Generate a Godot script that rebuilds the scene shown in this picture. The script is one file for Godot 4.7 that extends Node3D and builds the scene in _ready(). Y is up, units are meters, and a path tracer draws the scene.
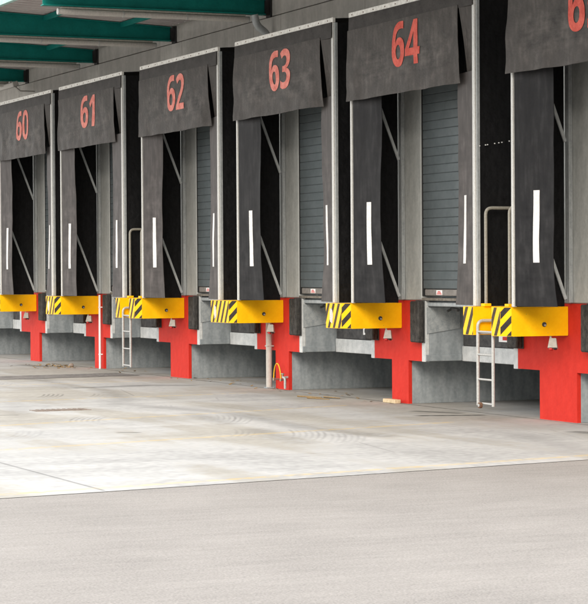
extends Node3D
# Row of loading dock bays seen from the yard. x runs along the facade, z points out of it, y is up.

const BAYS := [-16.15, -12.27, -7.98, -3.90, 0.0, 4.235]     # left edge of each dock shelter
const NUMBERS := ["60", "61", "62", "63", "64", "65"]
const PIT_L := 0.667
const PIT_R := 2.97
const SW := 3.4                                             # shelter width
const SD := 0.733                                           # shelter depth
const TOP := 5.068
const BX_TOP := 1.317
const BX_BOT := 0.991
const BX_Z := 0.827
const CH := 0.094
const ORDER := ["farthest", "second farthest", "third farthest", "third nearest", "second nearest", "nearest"]
var M := {}
var counts := {}
var rng := RandomNumberGenerator.new()

# ------------------------------------------------------------------ small helpers
func numbered(called: String) -> String:
	var n: int = counts.get(called, 0)
	counts[called] = n + 1
	return called if n == 0 else "%s_%03d" % [called, n]

func thing(called: String, label: String, category: String, at := Vector3.ZERO, group := "") -> Node3D:
	var o := Node3D.new()
	o.name = numbered(called)
	add_child(o)
	o.position = at
	o.set_meta("label", label)
	o.set_meta("category", category)
	if group != "":
		o.set_meta("group", group)
	return o

func st_new() -> SurfaceTool:
	var st := SurfaceTool.new()
	st.begin(Mesh.PRIMITIVE_TRIANGLES)
	return st

func commit(st: SurfaceTool) -> ArrayMesh:
	st.generate_normals()
	return st.commit()

func inst(called: String, mesh: Mesh, m: Material, parent: Node, at := Vector3.ZERO) -> MeshInstance3D:
	var o := MeshInstance3D.new()
	o.mesh = mesh
	o.name = called
	o.material_override = m
	o.position = at
	o.cast_shadow = GeometryInstance3D.SHADOW_CASTING_SETTING_ON
	parent.add_child(o, true)
	return o

func part(called: String, st: SurfaceTool, m: Material, parent: Node, at := Vector3.ZERO) -> MeshInstance3D:
	return inst(called, commit(st), m, parent, at)

func struct(called: String, st: SurfaceTool, m: Material, label: String) -> MeshInstance3D:
	var o := part(numbered(called), st, m, self)
	o.set_meta("kind", "structure")
	o.set_meta("label", label)
	return o

func tri(st: SurfaceTool, a: Vector3, b: Vector3, c: Vector3, outward: Vector3) -> void:
	# front faces run clockwise
	if (b - a).cross(c - a).dot(outward) > 0.0:
		st.add_vertex(a); st.add_vertex(c); st.add_vertex(b)
	else:
		st.add_vertex(a); st.add_vertex(b); st.add_vertex(c)

func fan(st: SurfaceTool, pts: Array, centre: Vector3) -> void:
	var mid := Vector3.ZERO
	for p in pts:
		mid += p
	mid /= pts.size()
	var nrm: Vector3 = (pts[1] - pts[0]).cross(pts[2] - pts[0])
	if nrm.dot(mid - centre) < 0.0:
		nrm = -nrm
	for i in range(1, pts.size() - 1):
		tri(st, pts[0], pts[i], pts[i + 1], nrm)

# box with chamfered edges, from corner a to corner b
func cbox(st: SurfaceTool, a: Vector3, b: Vector3, e := 0.006, xf := Transform3D.IDENTITY) -> void:
	st.set_smooth_group(-1)
	var lo := Vector3(minf(a.x, b.x), minf(a.y, b.y), minf(a.z, b.z))
	var hi := Vector3(maxf(a.x, b.x), maxf(a.y, b.y), maxf(a.z, b.z))
	var c := (lo + hi) * 0.5
	var h := (hi - lo) * 0.5
	e = minf(e, minf(h.x, minf(h.y, h.z)) * 0.6)
	var cc: Vector3 = xf * c
	var P := func(x: float, y: float, z: float) -> Vector3: return xf * (c + Vector3(x, y, z))
	for s in [-1.0, 1.0]:
		var i := h - Vector3(e, e, e)
		fan(st, [P.call(s * h.x, -i.y, -i.z), P.call(s * h.x, i.y, -i.z), P.call(s * h.x, i.y, i.z), P.call(s * h.x, -i.y, i.z)], cc)
		fan(st, [P.call(-i.x, s * h.y, -i.z), P.call(i.x, s * h.y, -i.z), P.call(i.x, s * h.y, i.z), P.call(-i.x, s * h.y, i.z)], cc)
		fan(st, [P.call(-i.x, -i.y, s * h.z), P.call(i.x, -i.y, s * h.z), P.call(i.x, i.y, s * h.z), P.call(-i.x, i.y, s * h.z)], cc)
		for t in [-1.0, 1.0]:
			fan(st, [P.call(s * h.x, t * i.y, -i.z), P.call(s * h.x, t * i.y, i.z), P.call(s * i.x, t * h.y, i.z), P.call(s * i.x, t * h.y, -i.z)], cc)
			fan(st, [P.call(s * h.x, -i.y, t * i.z), P.call(s * h.x, i.y, t * i.z), P.call(s * i.x, i.y, t * h.z), P.call(s * i.x, -i.y, t * h.z)], cc)
			fan(st, [P.call(-i.x, s * h.y, t * i.z), P.call(i.x, s * h.y, t * i.z), P.call(i.x, s * i.y, t * h.z), P.call(-i.x, s * i.y, t * h.z)], cc)
			for w in [-1.0, 1.0]:
				fan(st, [P.call(s * h.x, t * i.y, w * i.z), P.call(s * i.x, t * h.y, w * i.z), P.call(s * i.x, t * i.y, w * h.z)], cc)

func box_part(called: String, a: Vector3, b: Vector3, m: Material, parent: Node, e := 0.006) -> MeshInstance3D:
	var st := st_new()
	cbox(st, a, b, e)
	return part(called, st, m, parent)

# polygon in a plane (origin o, axes ax and ay), extruded by vector ex
func prism(st: SurfaceTool, pts: PackedVector2Array, o: Vector3, ax: Vector3, ay: Vector3, ex: Vector3) -> void:
	st.set_smooth_group(-1)
	var idx := Geometry2D.triangulate_polygon(pts)
	for k in range(0, idx.size(), 3):
		var a: Vector3 = o + ax * pts[idx[k]].x + ay * pts[idx[k]].y
		var b: Vector3 = o + ax * pts[idx[k + 1]].x + ay * pts[idx[k + 1]].y
		var c: Vector3 = o + ax * pts[idx[k + 2]].x + ay * pts[idx[k + 2]].y
		tri(st, a, b, c, -ex)
		tri(st, a + ex, b + ex, c + ex, ex)
	var cw := Geometry2D.is_polygon_clockwise(pts)
	for k in pts.size():
		var p := pts[k]
		var q := pts[(k + 1) % pts.size()]
		var d := q - p
		var n2 := Vector2(-d.y, d.x) if cw else Vector2(d.y, -d.x)
		var n := ax * n2.x + ay * n2.y
		var a := o + ax * p.x + ay * p.y
		var b := o + ax * q.x + ay * q.y
		tri(st, a, b, b + ex, n)
		tri(st, a, b + ex, a + ex, n)

func tube(st: SurfaceTool, path: Array, r: float, n := 12, r_end := -1.0) -> void:
	if r_end < 0.0:
		r_end = r
	var rings := []
	var up := Vector3.UP
	for i in path.size():
		var d: Vector3
		if i == 0:
			d = path[1] - path[0]
		elif i == path.size() - 1:
			d = path[i] - path[i - 1]
		else:
			d = (path[i + 1] - path[i]).normalized() + (path[i] - path[i - 1]).normalized()
		d = d.normalized()
		if i == 0:
			up = Vector3.UP if absf(d.y) < 0.9 else Vector3.RIGHT
		var x := up.cross(d).normalized()
		up = d.cross(x).normalized()
		var ring := []
		var rr := lerpf(r, r_end, float(i) / (path.size() - 1))
		for k in n:
			var a := TAU * k / n
			ring.append(path[i] + (x * cos(a) + up * sin(a)) * rr)
		rings.append(ring)
	st.set_smooth_group(1)
	for i in path.size() - 1:
		for k in n:
			var k2 := (k + 1) % n
			var m: Vector3 = (rings[i][k] + rings[i + 1][k2]) * 0.5 - (path[i] + path[i + 1]) * 0.5
			tri(st, rings[i][k], rings[i][k2], rings[i + 1][k2], m)
			tri(st, rings[i][k], rings[i + 1][k2], rings[i + 1][k], m)
	st.set_smooth_group(-1)
	fan(st, rings[0], path[1])
	fan(st, rings[-1], path[-2])

func bent(points: Array, r: float, steps := 5) -> Array:
	# rounds the inner corners of a polyline
	var out := [points[0]]
	for i in range(1, points.size() - 1):
		var a: Vector3 = points[i] + (points[i - 1] - points[i]).normalized() * r
		var b: Vector3 = points[i] + (points[i + 1] - points[i]).normalized() * r
		for k in steps + 1:
			var t := float(k) / steps
			out.append(a.lerp(points[i], t).lerp(points[i].lerp(b, t), t))
	out.append(points[-1])
	return out

# sheet of cloth with thickness; f(u, v) gives the front surface, back is a vector to the rear face
func sheet(st: SurfaceTool, nx: int, ny: int, f: Callable, back: Vector3) -> void:
	var g := []
	for j in ny + 1:
		var row := []
		for i in nx + 1:
			row.append(f.call(float(i) / nx, float(j) / ny))
		g.append(row)
	var put := func(i: int, j: int, off: Vector3) -> void:
		st.set_uv(Vector2(float(i) / nx, float(j) / ny))
		st.add_vertex(g[j][i] + off)
	for side in 2:
		st.set_smooth_group(2 + side)
		var off := back if side == 1 else Vector3.ZERO
		var want := back if side == 1 else -back
		for j in ny:
			for i in nx:
				var q := [[i, j], [i + 1, j], [i + 1, j + 1], [i, j + 1]]
				var flip: bool = (g[j][i + 1] - g[j][i]).cross(g[j + 1][i + 1] - g[j][i]).dot(want) > 0.0
				for t in ([[0, 2, 1], [0, 3, 2]] if flip else [[0, 1, 2], [0, 2, 3]]):
					for k in t:
						put.call(q[k][0], q[k][1], off)
	st.set_smooth_group(-1)
	var mid: Vector3 = g[ny / 2][nx / 2]
	for i in nx:
		for j in [0, ny]:
			st.set_uv(Vector2(float(i) / nx, float(j) / ny))
			fan(st, [g[j][i], g[j][i + 1], g[j][i + 1] + back, g[j][i] + back], mid)
	for j in ny:
		for i in [0, nx]:
			st.set_uv(Vector2(float(i) / nx, float(j) / ny))
			fan(st, [g[j][i], g[j + 1][i], g[j + 1][i] + back, g[j][i] + back], mid)

# ------------------------------------------------------------------ textures and materials
func lin(r: float, g: float, b: float) -> Color:
	return Color(r, g, b).linear_to_srgb()

func noise_img(seed_: int, w: int, h: int, freq: float, oct := 4, seamless := true) -> PackedByteArray:
	var n := FastNoiseLite.new()
	n.seed = seed_
	n.noise_type = FastNoiseLite.TYPE_SIMPLEX_SMOOTH
	n.frequency = freq
	n.fractal_octaves = oct
	var im: Image
	if seamless:
		im = n.get_seamless_image(w, h)
	else:
		im = n.get_image(w, h)
	im.convert(Image.FORMAT_L8)
	return im.get_data()

# three layers of noise mixed between two linear colours; stretch > 1 draws it out vertically
func blend_tex(seed_: int, a: Color, b: Color, coarse := 0.006, fine := 0.09, size := 512, stretch := 1, speck := Color(0, 0, 0, 0), speck_at := 0.8) -> ImageTexture:
	var n1 := noise_img(seed_, size, size / stretch, coarse * stretch, 4)
	var n2 := noise_img(seed_ + 7, size, size, fine, 3)
	var n3 := noise_img(seed_ + 13, size, size, coarse * 3.0, 5)
	var data := PackedByteArray()
	data.resize(size * size * 3)
	var lut := PackedByteArray()
	lut.resize(256 * 3)
	for i in 256:
		var c := a.lerp(b, i / 255.0)
		var s := lin(c.r, c.g, c.b)
		lut[i * 3] = int(clampf(s.r, 0, 1) * 255.0)
		lut[i * 3 + 1] = int(clampf(s.g, 0, 1) * 255.0)
		lut[i * 3 + 2] = int(clampf(s.b, 0, 1) * 255.0)
	var sp := lin(speck.r, speck.g, speck.b)
	var lim := int(speck_at * 255.0)
	var hh := size / stretch
	for y in size:
		var row := (y / stretch) * size
		for x in size:
			var i := y * size + x
			var v: int = clampi((n1[row + x] * 5 + n2[i] * 3 + n3[i] * 2) / 10 * 2 - 128, 0, 255)
			var o := i * 3
			if speck.a > 0.0 and n3[i] > lim and n2[i] > 110:
				data[o] = int(sp.r * 255.0); data[o + 1] = int(sp.g * 255.0); data[o + 2] = int(sp.b * 255.0)
			else:
				data[o] = lut[v * 3]; data[o + 1] = lut[v * 3 + 1]; data[o + 2] = lut[v * 3 + 2]
	var im := Image.create_from_data(size, size, false, Image.FORMAT_RGB8, data)
	im.generate_mipmaps()
	return ImageTexture.create_from_image(im)

func bump_tex(seed_: int, freq: float, strength := 4.0, size := 256) -> ImageTexture:
	var im := Image.create_from_data(size, size, false, Image.FORMAT_L8, noise_img(seed_, size, size, freq, 4))
	im.convert(Image.FORMAT_RGBA8)
	im.bump_map_to_normal_map(strength)
	im.generate_mipmaps()
	return ImageTexture.create_from_image(im)

func mat(rough := 0.8, metal := 0.0) -> StandardMaterial3D:
	var m := StandardMaterial3D.new()
	m.metallic_specular = 0.3
	m.roughness = rough
	m.metallic = metal
	return m

func tri_mat(tex: Texture2D, metres: float, rough := 0.8, metal := 0.0) -> StandardMaterial3D:
	var m := mat(rough, metal)
	m.albedo_texture = tex
	m.uv1_triplanar = true
	m.uv1_world_triplanar = true
	m.uv1_scale = Vector3.ONE / metres
	return m

func flat(c: Color, rough := 0.7, metal := 0.0) -> StandardMaterial3D:
	var m := mat(rough, metal)
	m.albedo_color = lin(c.r, c.g, c.b)
	return m

func with_bump(m: StandardMaterial3D, t: Texture2D, scale_ := 0.5) -> StandardMaterial3D:
	m.normal_enabled = true
	m.normal_texture = t
	m.normal_scale = scale_
	return m

# dark tarpaulin with scuffs where lorries rub against it (a print of real marks, mapped on the cloth)
func tarp_tex(seed_: int, w: int, h: int, base: Color, worn: Color, band_lo: float, band_hi: float, amount: float) -> ImageTexture:
	var n1 := noise_img(seed_, w, h, 0.016, 5, false)
	var n2 := noise_img(seed_ + 3, w, h, 0.11, 3, false)
	var n3 := noise_img(seed_ + 5, w, maxi(h / 6, 8), 0.06, 4, false)
	var n4 := noise_img(seed_ + 9, maxi(w / 8, 8), h, 0.07, 4, false)
	var data := PackedByteArray()
	data.resize(w * h * 3)
	var lut := PackedByteArray()
	lut.resize(256 * 3)
	for i in 256:
		var c := base.lerp(worn, i / 255.0)
		var s := lin(c.r, c.g, c.b)
		lut[i * 3] = int(s.r * 255.0)
		lut[i * 3 + 1] = int(s.g * 255.0)
		lut[i * 3 + 2] = int(s.b * 255.0)
	var hr := maxi(h / 6, 8)
	var wr := maxi(w / 8, 8)
	for y in h:
		var t := float(y) / h
		var inb := smoothstep(band_lo - 0.12, band_lo + 0.06, t) * (1.0 - smoothstep(band_hi - 0.05, band_hi + 0.15, t))
		var ry := mini(y * hr / h, hr - 1) * w
		for x in w:
			var i := y * w + x
			var v := 62.0 + (n1[i] - 128.0) * 0.13 + (n2[i] - 128.0) * 0.05
			v += (n3[ry + x] - 128.0) * 0.14
			var u := float(x) / w
			var sc: float = n4[y * wr + mini(x * wr / w, wr - 1)] * 0.35 + n1[i] * 0.65
			v += (sc - 106.0) * amount * inb * smoothstep(0.06, 0.16, u) * (1.0 - smoothstep(0.88, 0.97, u)) * 0.9
			v += maxf(n1[i] * 0.5 + n3[ry + x] * 0.5 - 140.0, 0.0) * 0.45
			var k := clampi(int(v), 0, 255)
			data[i * 3] = lut[k * 3]; data[i * 3 + 1] = lut[k * 3 + 1]; data[i * 3 + 2] = lut[k * 3 + 2]
	var im := Image.create_from_data(w, h, false, Image.FORMAT_RGB8, data)
	im.generate_mipmaps()
	return ImageTexture.create_from_image(im)

# concrete apron: x -22..12, z -3..13, with tyre marks, stains, joints (matter lying on the concrete)
const GX0 := -22.0
const GX1 := 12.0
const GZ0 := -3.0
const GZ1 := 13.0
const GW := 2048
const GH := 1024
func mark(buf: PackedFloat32Array, a: Vector2, b: Vector2, width: float, amount: float, soft := 0.5) -> void:
	var sx := GW / (GX1 - GX0)
	var sz := GH / (GZ1 - GZ0)
	var x0 := int((minf(a.x, b.x) - width - GX0) * sx)
	var x1 := int((maxf(a.x, b.x) + width - GX0) * sx) + 1
	var y0 := int((minf(a.y, b.y) - width - GZ0) * sz)
	var y1 := int((maxf(a.y, b.y) + width - GZ0) * sz) + 1
	for y in range(maxi(y0, 0), mini(y1, GH)):
		for x in range(maxi(x0, 0), mini(x1, GW)):
			var p := Vector2(GX0 + (x + 0.5) / sx, GZ0 + (y + 0.5) / sz)
			var q := Geometry2D.get_closest_point_to_segment(p, a, b)
			var d := p.distance_to(q) / width
			if d < 1.0:
				var k := amount * (1.0 - smoothstep(soft, 1.0, d))
				var i := y * GW + x
				buf[i] = maxf(buf[i], k)

func apron_texture() -> ImageTexture:
	var n1 := noise_img(41, GW, GH, 0.004, 5, false)
	var n2 := noise_img(42, GW, GH, 0.12, 3, false)
	var n3 := noise_img(43, GW / 8, GH, 0.012, 5, false)    # streaks along the facade, where lorries sweep
	var n4 := noise_img(44, GW, GH / 8, 0.02, 4, false)
	var dark := PackedFloat32Array()
	dark.resize(GW * GH)
	var pale := PackedFloat32Array()
	pale.resize(GW * GH)
	# tyre prints: rows of tread bars in two wheel tracks
	var r := RandomNumberGenerator.new()
	r.seed = 5
	# [x, z, length along x, number of grooves, bend, strength]
	for t in [[-4.0, 3.55, 0.9, 5, 0.05, 0.5], [-3.8, 2.9, 0.8, 4, 0.04, 0.35], [1.1, 4.75, 0.9, 6, -0.06, 0.35], [-0.8, 3.07, 0.8, 4, 0.05, 0.25],
			[1.85, 3.15, 1.5, 7, 0.09, 0.42], [4.6, 3.42, 1.6, 6, 0.1, 0.34], [5.0, 3.15, 1.7, 6, 0.1, 0.3], [4.0, 3.9, 1.2, 4, 0.08, 0.22], [-7.4, 3.3, 1.0, 5, 0.05, 0.25], [3.2, 6.1, 1.2, 5, 0.08, 0.18]]:
		for k in int(t[3]):
			var off: float = (k - t[3] * 0.5) * 0.066
			var amt: float = t[5] * r.randf_range(0.55, 1.0)
			var prev := Vector2.ZERO
			for q in 9:
				var sq := q / 8.0 - 0.5
				var p: Vector2 = Vector2(t[0], t[1]) + Vector2(0.915, 0.403) * sq * t[2] + Vector2(-0.403, 0.915) * (off + t[4] * 2.4 * sq * sq)
				if q > 0:
					mark(dark, prev, p, 0.02, amt * 0.85 * (1.0 - absf(sq) * 0.9) * r.randf_range(0.7, 1.0))
				prev = p
	# wide grey rubber smears where lorries swing round
	for t in [[-1.4, 3.25, 0.9, 2.75, 0.3, 0.2], [0.9, 2.75, 3.6, 3.0, 0.3, 0.24], [3.6, 3.0, 5.2, 2.8, 0.28, 0.2], [0.6, 3.2, 2.6, 3.5, 0.25, 0.16], [3.6, 3.6, 5.6, 3.9, 0.3, 0.14], [-5.6, 2.3, -2.6, 2.9, 0.3, 0.2], [-2.6, 2.9, -1.2, 3.6, 0.3, 0.14], [-9.0, 2.2, -6.0, 2.6, 0.35, 0.2], [-3.0, 4.4, 0.4, 5.3, 0.3, 0.12], [5.4, 1.4, 7.6, 1.9, 0.3, 0.14]]:
		mark(dark, Vector2(t[0], t[1]), Vector2(t[2], t[3]), t[4], t[5], 0.05)
	for k in 34:
		var a := Vector2(r.randf_range(-20, 8), r.randf_range(0.2, 3.6))
		var ang := r.randf_range(-0.35, 0.35) + (0.0 if r.randf() < 0.5 else PI / 2)
		mark(dark, a, a + Vector2(cos(ang), sin(ang)) * r.randf_range(0.3, 1.8), r.randf_range(0.008, 0.018), r.randf_range(0.1, 0.3))
	# oil stains in front of the doors
	for s in [[2.4, 0.95, 2.66, 0.3, 0.13, 0.75], [-5.9, 2.5, -6.0, 1.4, 0.2, 0.6], [-6.3, 1.6, -5.7, 0.8, 0.2, 0.4], [-1.7, 0.5, -1.3, 0.3, 0.12, 0.45], [1.6, 0.6, 2.2, 0.35, 0.14, 0.5],
			[3.36, 5.07, 3.44, 4.9, 0.07, 0.5], [-0.17, 5.5, -0.08, 5.2, 0.06, 0.6], [5.6, 0.7, 6.8, 0.5, 0.2, 0.55], [-10.3, 0.6, -9.5, 0.35, 0.3, 0.4], [-14.5, 0.8, -13.6, 0.6, 0.3, 0.4]]:
		mark(dark, Vector2(s[0], s[1]), Vector2(s[2], s[3]), s[4], s[5], 0.1)
	# dark seam joints of the slabs
	for jx in [-18.4, -14.2, -10.0, -5.8, -1.6, 2.6, 6.8]:
		mark(dark, Vector2(jx, 0.0), Vector2(jx + 0.2, 12.5), 0.014, 0.3)
	mark(dark, Vector2(-21, 7.33), Vector2(9.4, 7.31), 0.016, 0.4)
	mark(dark, Vector2(-21, 0.05), Vector2(9.4, 0.05), 0.03, 0.5)
	# worn yellow guide lines
	var yel := PackedFloat32Array()
	yel.resize(GW * GH)
	for l in [[-2.75, 6.4, -3.3, 0.9], [1.75, 6.2, 0.1, 0.9], [5.75, 9.6, 3.6, 1.2], [9.55, 9.2, 8.05, 1.0], [-7.0, 6.2, -7.4, 0.9]]:
		mark(yel, Vector2(l[0], l[1]), Vector2(l[2], l[3]), 0.075, 1.0, 0.8)
	var data := PackedByteArray()
	data.resize(GW * GH * 3)
	var lut := PackedByteArray()
	lut.resize(4096)
	for i in 4096:
		lut[i] = int(Color(i / 4095.0, 0, 0).linear_to_srgb().r * 255.0)
	for y in GH:
		var y8 := (y / 8) * GW
		var dirty := 40.0 if GZ0 + y * (GZ1 - GZ0) / GH < 2.4 else 0.0
		for x in GW:
			var i := y * GW + x
			var c: float = 0.412 + (n1[i] - 128) * 0.0006 + (n2[i] - 128) * 0.0005 + (n3[y * (GW / 8) + x / 8] - 128) * 0.0003 + (n4[y8 + x] - 128) * 0.0004
			var d: float = dark[i] * (0.55 + (n2[i] + n1[i] - 150) * 0.003)
			var g := clampf(1.0 - d * 1.25, 0.1, 1.1)
			var dirt := clampf((n3[y * (GW / 8) + x / 8] + n1[i] + n2[i] * 0.5 - 305.0 + dirty) * 0.012, 0.0, 1.0) * 0.25
			g *= 1.0 - dirt
			var rr := c * 1.0 * g
			var gg := c * (0.985 - dirt * 0.14) * g
			var bb := c * (0.95 - dirt * 0.4) * g
			if yel[i] > 0.0:
				var k: float = yel[i] * clampf((n2[i] - 75) / 160.0, 0.0, 0.3)
				rr = lerpf(rr, 0.62, k); gg = lerpf(gg, 0.42, k); bb = lerpf(bb, 0.1, k)
			data[i * 3] = lut[clampi(int(rr * 4095), 0, 4095)]
			data[i * 3 + 1] = lut[clampi(int(gg * 4095), 0, 4095)]
			data[i * 3 + 2] = lut[clampi(int(bb * 4095), 0, 4095)]
	var im := Image.create_from_data(GW, GH, false, Image.FORMAT_RGB8, data)
	im.generate_mipmaps()
	return ImageTexture.create_from_image(im)

# fine stone grain, a few darker drag streaks
func asphalt_texture() -> ImageTexture:
	var sz := 1024
	var n1 := noise_img(61, sz, sz, 0.005, 3)
	var n2 := noise_img(62, sz, sz, 0.35, 2)
	var n3 := noise_img(63, sz, sz / 8, 0.05, 4)
	var r := RandomNumberGenerator.new()
	r.seed = 8
	var data := PackedByteArray()
	data.resize(sz * sz * 3)
	var lut := PackedByteArray()
	lut.resize(1024)
	for i in 1024:
		lut[i] = int(Color(i / 1023.0, 0, 0).linear_to_srgb().r * 255.0)
	for y in sz:
		var row := (y / 8) * sz
		for x in sz:
			var i := y * sz + x
			var c := 0.252 + (n1[i] - 128) * 0.00016 + (n2[i] - 128) * 0.00045 + (n3[row + x] - 128) * 0.00015 + (r.randi() % 256 - 128) * 0.0003
			data[i * 3] = lut[int(c * 1023)]
			data[i * 3 + 1] = lut[int(c * 0.928 * 1023)]
			data[i * 3 + 2] = lut[int(c * 0.856 * 1023)]
	var im := Image.create_from_data(sz, sz, false, Image.FORMAT_RGB8, data)
	im.generate_mipmaps()
	return ImageTexture.create_from_image(im)

func make_materials() -> void:
	var fine := bump_tex(3, 0.12, 3.0)
	var rough := bump_tex(9, 0.05, 5.0)
	M.asphalt = tri_mat(asphalt_texture(), 7.0, 0.95)
	M.apron = with_bump(mat(0.9), fine, 0.0)
	M.apron.normal_enabled = false
	M.apron.albedo_texture = apron_texture()
	M.red = with_bump(tri_mat(blend_tex(21, Color(0.50, 0.023, 0.0135), Color(0.57, 0.031, 0.019), 0.01, 0.08, 512, 2), 1.6, 0.7), rough, 0.1)
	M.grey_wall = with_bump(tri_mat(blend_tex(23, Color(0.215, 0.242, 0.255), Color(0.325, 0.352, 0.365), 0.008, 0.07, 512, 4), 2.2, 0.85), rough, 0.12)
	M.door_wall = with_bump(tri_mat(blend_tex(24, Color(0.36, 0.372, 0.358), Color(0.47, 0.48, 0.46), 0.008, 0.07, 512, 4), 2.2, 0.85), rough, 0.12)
	M.pale_edge = tri_mat(blend_tex(25, Color(0.42, 0.44, 0.44), Color(0.62, 0.63, 0.62), 0.012, 0.1), 1.1, 0.7)
	M.panel = tri_mat(blend_tex(27, Color(0.37, 0.36, 0.335), Color(0.47, 0.455, 0.425), 0.006, 0.06, 512, 4), 3.0, 0.85)
	M.steel = tri_mat(blend_tex(29, Color(0.28, 0.31, 0.32), Color(0.45, 0.47, 0.47), 0.014, 0.09, 512, 2), 1.3, 0.55, 0.2)
	M.dark_steel = tri_mat(blend_tex(31, Color(0.05, 0.05, 0.052), Color(0.11, 0.108, 0.105), 0.012, 0.1), 1.0, 0.7)
	M.yellow = tri_mat(blend_tex(33, Color(0.88, 0.455, 0.003), Color(0.94, 0.53, 0.006), 0.01, 0.07, 512, 1, Color(0.5, 0.32, 0.05, 1), 0.86), 1.5, 0.42)
	M.stripe = tri_mat(blend_tex(35, Color(0.014, 0.013, 0.012), Color(0.05, 0.043, 0.038), 0.02, 0.1), 0.8, 0.55)
	M.stripe_worn = tri_mat(blend_tex(36, Color(0.03, 0.02, 0.014), Color(0.08, 0.055, 0.036), 0.02, 0.1), 0.6, 0.6)
	M.scraped = tri_mat(blend_tex(37, Color(0.42, 0.38, 0.34), Color(0.72, 0.68, 0.62), 0.03, 0.12), 0.4, 0.7)
	M.rubber = with_bump(tri_mat(blend_tex(39, Color(0.022, 0.022, 0.022), Color(0.075, 0.07, 0.064), 0.012, 0.09, 512, 2), 0.9, 0.75), rough, 0.3)
	M.black_cloth = with_bump(tri_mat(blend_tex(45, Color(0.004, 0.004, 0.0045), Color(0.011, 0.011, 0.012), 0.012, 0.1, 512, 4), 1.5, 0.62), rough, 0.25)
	M.band = tri_mat(blend_tex(47, Color(0.024, 0.021, 0.0195), Color(0.05, 0.045, 0.042), 0.012, 0.09), 1.6, 0.6)
	M.alu = tri_mat(blend_tex(49, Color(0.42, 0.42, 0.40), Color(0.60, 0.60, 0.57), 0.02, 0.1, 512, 4, Color(0.3, 0.26, 0.2, 1), 0.8), 0.9, 0.45)
	M.bar = tri_mat(blend_tex(51, Color(0.55, 0.54, 0.50), Color(0.80, 0.79, 0.75), 0.02, 0.1), 0.7, 0.55)
	M.frame = tri_mat(blend_tex(53, Color(0.30, 0.32, 0.325), Color(0.44, 0.46, 0.46), 0.012, 0.08, 512, 4), 1.4, 0.5, 0.2)
	M.drain = tri_mat(blend_tex(58, Color(0.17, 0.135, 0.11), Color(0.28, 0.24, 0.21), 0.02, 0.1, 256), 0.6, 0.85)
	M.sill = tri_mat(blend_tex(56, Color(0.12, 0.105, 0.085), Color(0.24, 0.22, 0.19), 0.02, 0.1, 256), 0.6, 0.8)
	M.arm = tri_mat(blend_tex(54, Color(0.42, 0.45, 0.455), Color(0.58, 0.60, 0.60), 0.012, 0.08, 256), 1.0, 0.5, 0.2)
	M.door = tri_mat(blend_tex(55, Color(0.10, 0.117, 0.121), Color(0.128, 0.147, 0.152), 0.01, 0.05), 2.0, 0.4, 0.15)
	M.door_low = tri_mat(blend_tex(57, Color(0.16, 0.15, 0.14), Color(0.26, 0.24, 0.22), 0.02, 0.08), 1.0, 0.6)
	M.pipe = tri_mat(blend_tex(59, Color(0.36, 0.345, 0.32), Color(0.50, 0.48, 0.445), 0.02, 0.1, 512, 2), 0.8, 0.5)
	M.galv = tri_mat(blend_tex(61, Color(0.32, 0.325, 0.315), Color(0.47, 0.475, 0.46), 0.03, 0.12), 0.5, 0.42, 0.15)
	M.rail = tri_mat(blend_tex(63, Color(0.20, 0.19, 0.155), Color(0.34, 0.32, 0.275), 0.03, 0.12), 0.5, 0.5)
	M.teal = tri_mat(blend_tex(65, Color(0.003, 0.145, 0.125), Color(0.006, 0.20, 0.172), 0.01, 0.08), 2.0, 0.5)
	M.roof = tri_mat(blend_tex(67, Color(0.36, 0.32, 0.31), Color(0.46, 0.42, 0.41), 0.008, 0.06), 3.0, 0.6)
	M.white = flat(Color(0.82, 0.82, 0.80), 0.5)
	M.reflector = tri_mat(blend_tex(69, Color(0.55, 0.54, 0.52), Color(0.78, 0.77, 0.75), 0.03, 0.12, 256), 0.4, 0.4)
	M.ink_red = flat(Color(0.55, 0.05, 0.04), 0.6)
	M.ink_black = flat(Color(0.03, 0.03, 0.03), 0.6)
	M.lens_red = flat(Color(0.5, 0.03, 0.03), 0.25)
	M.lamp_grey = tri_mat(blend_tex(71, Color(0.30, 0.285, 0.25), Color(0.46, 0.435, 0.385), 0.03, 0.1, 256), 0.4, 0.6)
	M.hose = flat(Color(0.70, 0.42, 0.02), 0.5)
	M.brass = flat(Color(0.30, 0.28, 0.22), 0.35, 0.6)
	M.wood = tri_mat(blend_tex(73, Color(0.46, 0.36, 0.22), Color(0.66, 0.54, 0.36), 0.02, 0.12, 256), 0.4, 0.8)
	M.rust = tri_mat(blend_tex(75, Color(0.10, 0.055, 0.035), Color(0.22, 0.13, 0.09), 0.02, 0.12, 256), 0.5, 0.9)
	M.patch = with_bump(tri_mat(blend_tex(77, Color(0.13, 0.122, 0.115), Color(0.24, 0.225, 0.21), 0.015, 0.2), 3.0, 0.95), fine, 0.4)
	M.leaf = tri_mat(blend_tex(79, Color(0.20, 0.12, 0.05), Color(0.34, 0.24, 0.11), 0.03, 0.1, 256), 0.3, 0.9)
	M.sign_paint = tri_mat(blend_tex(81, Color(0.44, 0.052, 0.034), Color(0.62, 0.12, 0.085), 0.012, 0.06, 512, 1), 1.1, 0.6)
	M.sign_pale = tri_mat(blend_tex(82, Color(0.54, 0.11, 0.08), Color(0.72, 0.27, 0.22), 0.012, 0.06, 512, 1), 1.1, 0.6)  # paler red for the numbers of the four far shelters
	M.curtain = []
	for k in 3:
		M.curtain.append(mat(0.6))
		M.curtain[k].albedo_texture = tarp_tex(90 + k * 11, 512, 256, Color(0.022, 0.0195, 0.018), Color(0.15, 0.134, 0.121), 0.36, 0.74, 0.6)
		with_bump(M.curtain[k], fine, 0.15)
	# near left flaps stay dark; sheen is painted into the others as paler colour
	M.flap = []
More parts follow.
